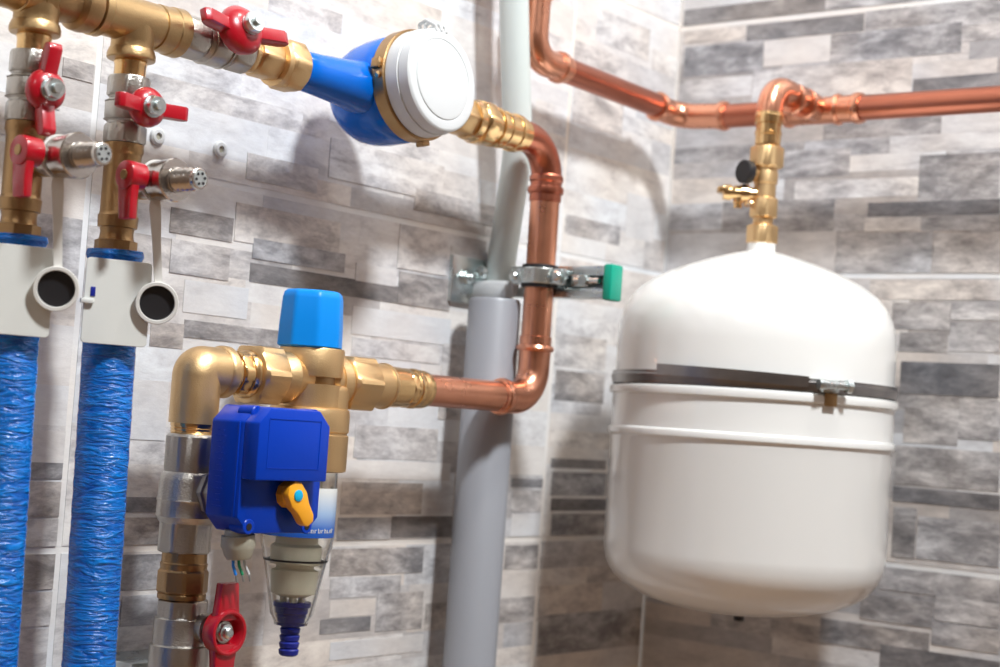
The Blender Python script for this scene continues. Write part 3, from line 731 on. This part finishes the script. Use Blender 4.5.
t = thing('brass_elbow', 'satin brass elbow turning from the riser to the filter, beside the sky blue cap', 'pipe fitting', (XP, YR, ZL))
def f(b):
    pts = bend([(XP, YR, 1.3325), (XP, YR, ZL), (XP, -.7380, ZL)], .0050, 14)
    tube(b, pts, .0182, 48)
    lathe(b, (XP, 0, ZL), (0, 1, 0), [(-.7460, .0182), (-.7450, .0193), (-.7430, .0199), (-.7385, .0199), (-.7375, .0190), (-.7375, .015)], 56)
obj('elbow_body', 'brass', f, t)
def f(b):
    lathe(b, (XP, YR, 0), (0, 0, 1), [(1.3245, .0158), (1.3262, .0166), (1.3268, .0160), (1.3285, .0166), (1.3292, .0160), (1.3308, .0167), (1.3325, .0167)], 48)
obj('male_thread', 'brass_shiny', f, t)
t = thing('threaded_nipple', 'ringed brass nipple between the elbow and the filter union nut', 'pipe fitting', (XP, -.71, ZL))
def f(b):
    ycyl(b, [(-.7380, .0145), (-.7375, .0158), (-.7325, .0158), (-.7320, .0170)] + nut(-.7315, -.7215, .0166, 6, .001, 1.08) + [(-.7210, .0174), (-.7185, .0186), (-.7155, .0188), (-.7145, .0178)], z=ZL)
obj('nipple_body', 'brass_shiny', f, t)

# ------------------------------------------------------------------ motorised valve
t = thing('motorised_valve', 'nickel valve with a cobalt blue box actuator and amber knob on its front', 'valve', (XP, YR, 1.24))
def f(b):
    YY = YR + .001
    lathe(b, (XP, YY, 0), (0, 0, 1), [(1.2370, .0180), (1.2380, .0188, .0208, 8), (1.2585, .0188, .0208, 8), (1.2590, .0200), (1.2620, .0222), (1.2635, .0232), (1.2660, .0228), (1.2740, .0226), (1.2755, .0232), (1.2775, .0226),
          (1.2900, .0220), (1.2945, .0208), (1.2965, .0192), (1.2990, .0190, .0206, 8), (1.3225, .0190, .0206, 8), (1.3245, .0178)], 64, R(20))
obj('valve_body', 'nickel', f, t)
def f(b):
    lathe(b, (0, YR + .006, 1.2830), (1, 0, 0), [(.100, .0155), (.109, .0160), (.1095, .0185), (.113, .0190), (.1135, .0165), (.1225, .0165)], 8)
obj('stem_flange', 'nickel', f, t)
def f(b):
    y0, y1, z0, z1, c = -.7805, -.6990, 1.2575, 1.3485, .0115
    # rear housing
    out = [(y0, z0 + c), (y0 + c, z0), (y1 - c, z0), (y1, z0 + c), (y1, z1 - c), (y1 - c, z1), (y0 + c, z1), (y0, z1 - c)]
    prism(b, out, .0340, basis((.1220, 0, 0), (0, 1, 0), (0, 0, 1)), .0012)
    # front block
    z2 = 1.2965
    out = [(y0 + .0005, z2), (y1 - .0095, z2), (y1 - .0095, z1 - c), (y1 - c - .009, z1 - .0005), (y0 + c, z1 - .0005), (y0 + .0005, z1 - c)]
    prism(b, out, .0155, basis((.1555, 0, 0), (0, 1, 0), (0, 0, 1)), .0012)
    # seam groove lips and screw lugs
    for z, s in ((z1 - .0015, 1), (z0 + .0015, -1)):
        for y in (y0 + .0115, y1 - .0115):
            lathe(b, (.1420, y, z - s * .0035), (1, 0, 0), [(0, .0056), (.0140, .0056), (.0145, .005)], 28)
    for i in range(14):
        box(b, (.1330, y0 - .0001, z0 + .018 + i * .0042), (.0065 if i % 3 else .010, .0006, .0007), 0)
    box(b, (.1515, y0 - .0002, (z0 + z1) / 2), (.0016, .0012, (z1 - z0) - 2 * c), .0003)
    # raised frame line on the front
    for (yy, zz, dy, dz) in (((y0 + y1) / 2 - .0045, z2 + .009, .052, .0006), ((y0 + y1) / 2 - .0045, z1 - .008, .052, .0006), ((y0 + y1) / 2 + .0215, (z2 + z1) / 2, .0006, .035), ((y0 + y1) / 2 - .0305, (z2 + z1) / 2, .0006, .035)):
        box(b, (.1711, yy, zz), (.0005, dy, dz), 0)
ab = obj('actuator_box', 'blue_box', f, t)
for y in (-.7690, -.7105):
    for z in (1.3435, 1.2625):
        obj('screw_hole', 'black', lambda b: lathe(b, (.1565, y, z), (1, 0, 0), [(0, .0026), (.0004, .0026)], 20), ab)
def f(b):
    kc = Vector((.1560, -.7345, 1.2860))
    lathe(b, kc, (1, 0, 0), [(0, .0100), (.0065, .0100), (.0075, .0092)], 10, R(10))
    d = Vector((0, .60, -.80)).normalized(); s = Vector((1, 0, 0)).cross(d)
    out = [(-.0060, -.0082), (.004, -.0092), (.012, -.0068), (.022, -.0062), (.0262, -.0034), (.0262, .0034), (.022, .0062), (.012, .0068), (.004, .0092), (-.0060, .0082), (-.0105, .0034), (-.0105, -.0034)]
    prism(b, out, .0085, basis(kc + Vector((.0045, 0, 0)), d, Vector((1, 0, 0)).cross(d)), .0016)
kb = obj('manual_knob', 'orange', f, t, label='amber pointer knob')
obj('knob_dot', 'cyan', lambda b: lathe(b, (.1688, -.7345, 1.2860), (1, 0, 0), [(0, .0042), (.0010, .0042), (.0013, .0036)], 28), kb, label='round sky blue dot')
def f(b):
    lathe(b, (.1400, -.7640, 1.2595), (0.02, .12, -1), [(0, .0095), (.004, .0098), (.0045, .0122), (.0120, .0126), (.0150, .0112), (.0190, .0102), (.0215, .0088), (.0215, .0060)], 36)
gl = obj('cable_gland', 'gland', f, t)
for k, (mm, dy) in enumerate((('wire_blue', -.0050), ('wire_green', .0), ('white', .0050))):
    a = Vector((.140, -.7615 + dy, 1.2400))
    e = a + Vector((.002, .0035 + dy * .3, -.0135))
    obj('wire', mm, lambda b: tube(b, [a, (a + e) / 2 + Vector((0, -.0012, 0)), e], .0011, 10), gl)
    obj('wire_end', 'zinc', lambda b: tube(b, [e, e + Vector((.0003, .0014, -.0048))], .0008, 8), gl)

t = thing('threaded_nipple', 'dark gold brass nipple between the two nickel valves of the riser', 'pipe fitting', (XP, YR, 1.22))
def f(b):
    lathe(b, (XP, YR + .002, 0), (0, 0, 1), [(1.2025, .0150), (1.2030, .0178), (1.2060, .0180), (1.2070, .0165, .0185, 8), (1.2085, .0176, .0194, 8), (1.2230, .0176, .0194, 8), (1.2245, .0165, .018, 8), (1.2255, .0172), (1.2290, .0176), (1.2300, .0168), (1.2370, .0166), (1.238, .015)], 64, R(10))
obj('nipple_body', 'brass_dark', f, t)

t = thing('ball_valve', 'grey nickel ball valve with red ring handle at the foot of the riser', 'valve', (XP, YR + .004, 1.10))
def f(b):
    lathe(b, (XP, YR + .004, 0), (0, 0, 1), [(1.100, .016), (1.101, .0188, .0208, 8), (1.130, .0188, .0208, 8), (1.1320, .0200), (1.1410, .0205), (1.1420, .0214), (1.1480, .0222), (1.1490, .0212), (1.1520, .0222), (1.1600, .0224), (1.1690, .0222), (1.1700, .0206),
          (1.1705, .0204), (1.1840, .0203), (1.1885, .0198), (1.1892, .0188), (1.1900, .0182, .0202, 8), (1.2015, .0182, .0202, 8), (1.2028, .0170)], 64, R(25))
obj('valve_body', 'nickel', f, t)
hc = Vector((.1255, -.7560, 1.1830))
def f(b):
    lathe(b, (XP, hc.y, hc.z), (1, 0, 0), [(.018, .011), (.026, .011), (.0265, .0085), (.041, .0080)], 32)
obj('stem', 'nickel', f, t)
def f(b):
    lathe(b, hc, (1, 0, 0), [(-.0070, .0060), (-.0070, .0135), (-.0060, .0158), (.0045, .0168), (.0062, .0162), (.0066, .0150), (.0062, .0138), (.0045, .0130), (-.0020, .0118), (-.0025, .0050)], 56)
    for s, L in ((1, .0360), (-1, .0380)):
        out = [(-.0115, s * .0085), (-.0098, s * .020), (-.0082, s * L), (.0082, s * L), (.0098, s * .020), (.0115, s * .0085)]
        if s == 1: out = list(reversed(out))
        prism(b, out, .0072, basis(hc + Vector((-.0035, 0, 0)), (0, 1, 0), (0, 0, 1)), .0013)
h = obj('ring_handle', 'red', f, t, label='red ring handle with two arms')
def f(b):
    lathe(b, hc + Vector((-.0025, 0, 0)), (1, 0, 0), nut(0, .0055, .0062) + [(.0058, .0045), (.0080, .0042), (.0090, .0030)], 48)
obj('lock_nut', 'zinc', f, h)
# short lower pipe that carries the valve
t = obj('copper_pipe', 'copper', lambda b: tube(b, [(XP, YR + .004, 1.1005), (XP, YR + .006, 0.0)], .0140, 32))
tag(t, 'copper pipe rising from the floor into the ball valve at the foot of the riser', 'pipe')
t = thing('wall_bracket', 'small galvanised wall bracket at the bottom edge, left of the lowest valve', 'bracket', (0, -.765, 1.10))
obj('channel', 'zinc', lambda b: (box(b, (.025, -.7450, 1.1340), (.050, .062, .034), .002), box(b, (.0520, -.7400, 1.1440), (.012, .014, .014), .003)), t)
obj('pipe_strap', 'zinc', lambda b: lathe(b, (XP, YR + .004, 1.118), (0, 0, 1), [(-.008, .0208), (-.008, .0232), (.008, .0232), (.008, .0208), (-.008, .0208)], 40, caps=False), t)

# ------------------------------------------------------------------ expansion tank
TX, TY = .2162, -.165
t = thing('expansion_tank', 'large cream white pressure vessel hanging under the brass cap valve in the corner', 'tank', (TX, TY, 1.18))
def tl(b, prof, seg=96): lathe(b, (TX, TY, 0), (0, 0, 1), prof, seg)
RT = .1366
def f(b):
    pr = [(1.3985, RT - .0012)]
    pr += [(1.440, RT - .0012), (1.4560, RT - .0022), (1.4700, RT - .0058), (1.4820, RT - .0118), (1.4920, RT - .0205), (1.5020, RT - .0340), (1.5115, RT - .0520), (1.5200, RT - .0735), (1.5280, RT - .0980), (1.5335, RT - .1180), (1.5350, RT - .1270), (1.5352, .001)]
    pr = [(1.395, RT - .0040), (1.3955, RT - .0012)] + pr[1:]
    tl(b, pr)
obj('upper_shell', 'enamel', f, t, 40)
def f(b):
    pr = [(1.1790, .002), (1.1797, .030), (1.1822, .055), (1.1868, .078), (1.1930, .0980), (1.2000, .1120), (1.2060, .1205), (1.2120, .1262), (1.2190, .1310), (1.2280, .1345), (1.2400, RT), (1.344, RT), (1.3455, RT + .0004), (1.3475, RT + .0026), (1.3505, RT + .0030), (1.3530, RT + .0024), (1.3545, RT + .0002),
          (1.3850, RT), (1.3865, RT + .0030), (1.3900, RT + .0036), (1.3930, RT + .0030), (1.3950, RT), (1.3955, RT - .004)]
    tl(b, pr)
obj('lower_shell', 'enamel', f, t, 40)
obj('neck', 'enamel', lambda b: tl(b, [(1.5335, .0140), (1.5440, .0136), (1.5445, .012)], 40), t)
obj('bottom_plug', 'black', lambda b: tl(b, [(1.1720, .0040), (1.1725, .0050), (1.1795, .0050)], 24), t)
def f(b):
    rs = RT + .0014
    lathe(b, (TX, TY, 0), (0, 0, 1), [(1.3955, RT - .0010), (1.3955, rs), (1.3995, rs + .0004), (1.4005, rs + .0010), (1.4040, rs + .0010), (1.4050, rs), (1.4075, rs), (1.4075, RT - .0010), (1.3955, RT - .0010)], 128, caps=False)
bd = obj('strap', 'steel_band', f, t, 32, 'dull steel strap')
def f(b):
    # loose end of the strap running over the top edge
    n = 40; rr_ = RT + .0030; vs = []
    for k in range(n + 1):
        a = R(-100 + 60 * k / n)
        zo = .0042 * (1 - k / n)
        for z, r_ in ((1.3990 + zo, rr_), (1.4090 + zo, rr_), (1.4090 + zo, rr_ + .0008), (1.3990 + zo, rr_ + .0008)):
            vs.append(b.verts.new((TX + r_ * math.cos(a), TY + r_ * math.sin(a), z)))
    for k in range(n):
        for j in range(4):
            b.faces.new((vs[4 * k + j], vs[4 * k + (j + 1) % 4], vs[4 * k + 4 + (j + 1) % 4], vs[4 * k + 4 + j]))
    b.faces.new(vs[0:4]); b.faces.new(list(reversed(vs[-4:])))
obj('strap_tail', 'steel_band', f, bd)
ca = R(-32); cn = Vector((math.cos(ca), math.sin(ca), 0)); ct = Z_.cross(cn)
cc = Vector((TX, TY, 1.4015)) + cn * (RT + .0050); rot = Matrix((cn, ct, Z_)).transposed()
def f(b):
    box(b, cc + cn * .001, (.0075, .018, .0115), .0022, rot)
    lathe(b, cc + cn * .005 + ct * -.014 + Z_ * .001, ct, [(0, .0048), (.003, .0052), (.010, .0040), (.028, .0036), (.0285, .0058, .0064, 6), (.0335, .0058, .0064, 6)], 24)
obj('worm_screw', 'zinc', f, bd, label='zinc worm screw housing')
obj('clip_hook', 'brass_dark', lambda b: box(b, cc + Z_ * -.012 + cn * -.0010 + ct * .003, (.003, .0125, .012), .001, rot), bd, label='small brown hook')
def f(b):
    box(b, (TX, -.0125, 1.4015), (.045, .021, .030), .002); box(b, (TX, -.0025, 1.4015), (.070, .004, .060), .001)
obj('wall_mount', 'zinc', f, t)

t = thing('cap_valve', 'brass cap valve with black knob and small drain cock on top of the white vessel', 'valve', (TX, TY, 1.54))
def f(b):
    H = lambda z0, z1, a, n=6, k=1.1: [(z0, a * .98)] + [(z0 + .001, a, a * k, n), (z1 - .001, a, a * k, n)] + [(z1, a * .98)]
    tl(b, [(1.5400, .0120)] + H(1.5420, 1.5600, .0140) + [(1.5605, .0115), (1.5620, .0098), (1.5670, .0098)] + H(1.5680, 1.5870, .0132, 8, 1.06) + [(1.5880, .0108), (1.6010, .0108), (1.6020, .0120), (1.6110, .0122), (1.6160, .0112)] +
       H(1.6180, 1.6380, .0152) + [(1.6390, .0122)], 72)
obj('valve_body', 'brass', f, t)
def f(b):
    tl(b, [(1.6395, .0118), (1.6400, .0128), (1.6500, .0128), (1.6505, .0136), (1.6530, .0136), (1.6535, .0126), (1.6610, .0126), (1.6615, .0142), (1.6690, .0144), (1.6700, .0136), (1.6725, .0134)], 48)
obj('press_socket', 'brass_shiny', f, t)
kd = Vector((-.35, -1, 0)).normalized(); kp = Vector((TX - .005, TY, 1.6110))
obj('side_port', 'brass', lambda b: lathe(b, kp, kd, [(.006, .0080), (.0175, .0078)], 28), t)
obj('knob', 'black', lambda b: lathe(b, kp, kd, [(.0160, .0105), (.0168, .0118), (.0235, .0118), (.0245, .0108), (.0247, .001)], 36), t, label='round black knob')
def f(b):
    c = Vector((TX, TY, 1.5905)); d = Vector((-.75, -.62, 0)).normalized()
    lathe(b, c, d, [(.006, .0065), (.016, .0065), (.0165, .0092), (.024, .0092), (.0245, .0066), (.033, .0062), (.0335, .0080), (.041, .0076)], 28)
    p = c + d * .026; lathe(b, p, (0, 0, -1), [(-.007, .0048), (.010, .0050), (.0105, .0040), (.015, .0040)], 20)
    e = d; s = Z_.cross(d)
    prism(b, [(-.002, -.0055), (.012, -.0085), (.017, -.0065), (.0175, .0065), (.012, .0085), (-.002, .0055)], .0060, basis(c + d * .030 + Z_ * -.001, d, s), .0012)
    tube(b, [c + d * .014 + Vector((.006 * math.cos(a * PI / 8), .006 * math.sin(a * PI / 8), -.010 + .0015 * math.cos(a * PI / 8))) for a in range(16)], .0009, 8)
obj('drain_cock', 'brass_shiny', f, t)

# ------------------------------------------------------------------ upper copper line along both walls
XW, ZC, YW, RP = .050, 1.7035, -.075, .0128
t = thing('copper_pipe', 'copper pipe dropping from above, crossing both walls behind the white vessel valve', 'pipe', (XW, -.336, ZC))
tube_ = lambda pts, r: (lambda b: tube(b, pts, r, 36))
obj('vertical_tube', 'copper_dark', tube_([(XW, -.3385, 3.2), (XW, -.3385, 1.762)], RP), t)
obj('left_tube', 'copper_dark', tube_([(XW, -.298, ZC), (XW, -.112, ZC - .003)], RP), t)
obj('short_tube', 'copper_dark', tube_([(.112, YW, ZC - .011), (.200, YW, ZC - .0115)], RP), t)
obj('right_tube', 'copper_dark', tube_([(.262, YW, ZC - .012), (2.3, YW, ZC - .016)], RP), t)
def coll(b, o, d, s0, w=.009):
    lathe(b, o, d, [(s0, RP + .0006), (s0 + .0004, RP + .0014), (s0 + w * .35, RP + .0014), (s0 + w * .45, RP + .0030), (s0 + w * .75, RP + .0034), (s0 + w, RP + .0022), (s0 + w + .0004, RP + .0002)], 40)
def f(b):
    tube(b, bend([(XW, -.3385, 1.772), (XW, -.3385, ZC), (XW, -.285, ZC)], .024, 12), RP + .0010, 40)
    coll(b, (XW, -.3385, 1.757), (0, 0, 1), .0, .011)
    coll(b, (XW, -.306, ZC), (0, 1, 0), .002, .013)
obj('pipe_elbow', 'copper', f, t)
def f(b):
    tube(b, bend([(XW, -.118, ZC - .003), (XW, YW, ZC - .0075), (.116, YW, ZC - .011)], .026, 12), RP + .0010, 40)
    coll(b, (XW, -.107, ZC - .004), (0, -1, 0), .0, .010); coll(b, (.102, YW, ZC - .0105), (1, 0, 0), .0, .012)
obj('pipe_elbow', 'copper', f, t)
def f(b):
    z = ZC - .012
    tube(b, [(.186, YW, z), (.272, YW, z)], RP + .0012, 40)
    coll(b, (.197, YW, z), (-1, 0, 0), .0, .012); coll(b, (.258, YW, z), (1, 0, 0), .0, .014)
    coll(b, (.250, YW, z), (1, 0, 0), -.012, .010)
    tube(b, [(TX + .008, YW, z), (TX + .0045, -.108, 1.6965)], RP + .0006, 40)
    coll(b, (TX + .006, -.099, z + .001), (-.1, -1, 0.05), .0, .008)
obj('pipe_tee', 'copper', f, t)
def f(b):
    tube(b, bend([(TX + .0045, -.104, 1.6965), (TX, TY, 1.7000), (TX, TY, 1.670)], .0225, 14), RP + .0002, 40)
    coll(b, (TX + .003, -.124, 1.694), (0, -1, 0), -.002, .008)
obj('branch_elbow', 'copper', f, t)

# ------------------------------------------------------------------ wall plugs
for y, z, lab in ((-.7515, 1.5550, 'small round white wall plug nearer the nickel valve with level handle'), (-.6855, 1.5560, 'small round white wall plug further right, beside the hose barb tip')):
    t = thing('wall_plug', lab, 'wall plug', (0.0, y, z), 'white wall plugs above the second drain cock')
    obj('plug_rim', 'white', lambda b: lathe(b, (0.0002, y, z), (1, 0, 0), [(0, .0068), (.0022, .0068), (.0034, .0055), (.0034, .0030), (.0008, .0028)], 32), t)
    obj('plug_hole', 'gland', lambda b: lathe(b, (0.0010, y, z), (1, 0, 0), [(0, .0029), (.0006, .0029)], 24), t)

# ------------------------------------------------------------------ light
def area(name, loc, tgt, size, power, col, shape='SQUARE', sy=None):
    l = bpy.data.lights.new(name, 'AREA'); l.energy = power; l.color = col; l.size = size; l.shape = shape
    if sy: l.shape = 'RECTANGLE'; l.size_y = sy
    o = bpy.data.objects.new(name, l); C.objects.link(o); o.location = loc
    o.rotation_euler = (Vector(tgt) - Vector(loc)).to_track_quat('-Z', 'Y').to_euler()
    return o
area('softbox_key', (1.35, -.90, 3.0), (0.1, -.40, 1.4), .20, 56, (.925, .97, 1.0))
area('softbox_front', (0.95, -2.35, 2.55), (0.15, -.4, 1.45), .45, 2.6, (.98, .99, 1.0))
area('ceiling_lamp', (.78, -.32, 3.1), (.7, -.35, 0), .22, 9, (1.0, .95, .88))
w = bpy.data.worlds.new('world'); S.world = w; w.use_nodes = True
w.node_tree.nodes['Background'].inputs[0].default_value = (1, .95, .9, 1); w.node_tree.nodes['Background'].inputs[1].default_value = 0.3

# ------------------------------------------------------------------ camera
th, pit, az = R(3.95), R(3.03), R(38.2)
hh = Vector((math.cos(az), math.sin(az), 0)); F_ = Vector((-math.sin(az), math.cos(az), 0))
fw = F_ * math.cos(pit) + Z_ * math.sin(pit); zp = -F_ * math.sin(pit) + Z_ * math.cos(pit)
rt = hh * math.cos(th) + zp * math.sin(th); up = -hh * math.sin(th) + zp * math.cos(th)
cam = bpy.data.cameras.new('camera'); co = bpy.data.objects.new('camera', cam); C.objects.link(co)
mx = Matrix((rt, up, -fw)).transposed().to_4x4(); mx.translation = Vector((1.02, -1.593, 1.35)); co.matrix_world = mx
cam.sensor_width = 36; cam.lens = 36 * 1649 / 1000; cam.clip_start = 0.02
cam.dof.use_dof = True; cam.dof.focus_distance = 1.235; cam.dof.aperture_fstop = cam.lens / 9.5
S.camera = co
for o in S.objects:
    if '_at' in o: del o['_at']
S.view_settings.view_transform = 'Standard'; S.view_settings.look = 'None'
S.view_settings.exposure = 0.0; S.view_settings.gamma = 1.0; S.view_settings.use_curve_mapping = False
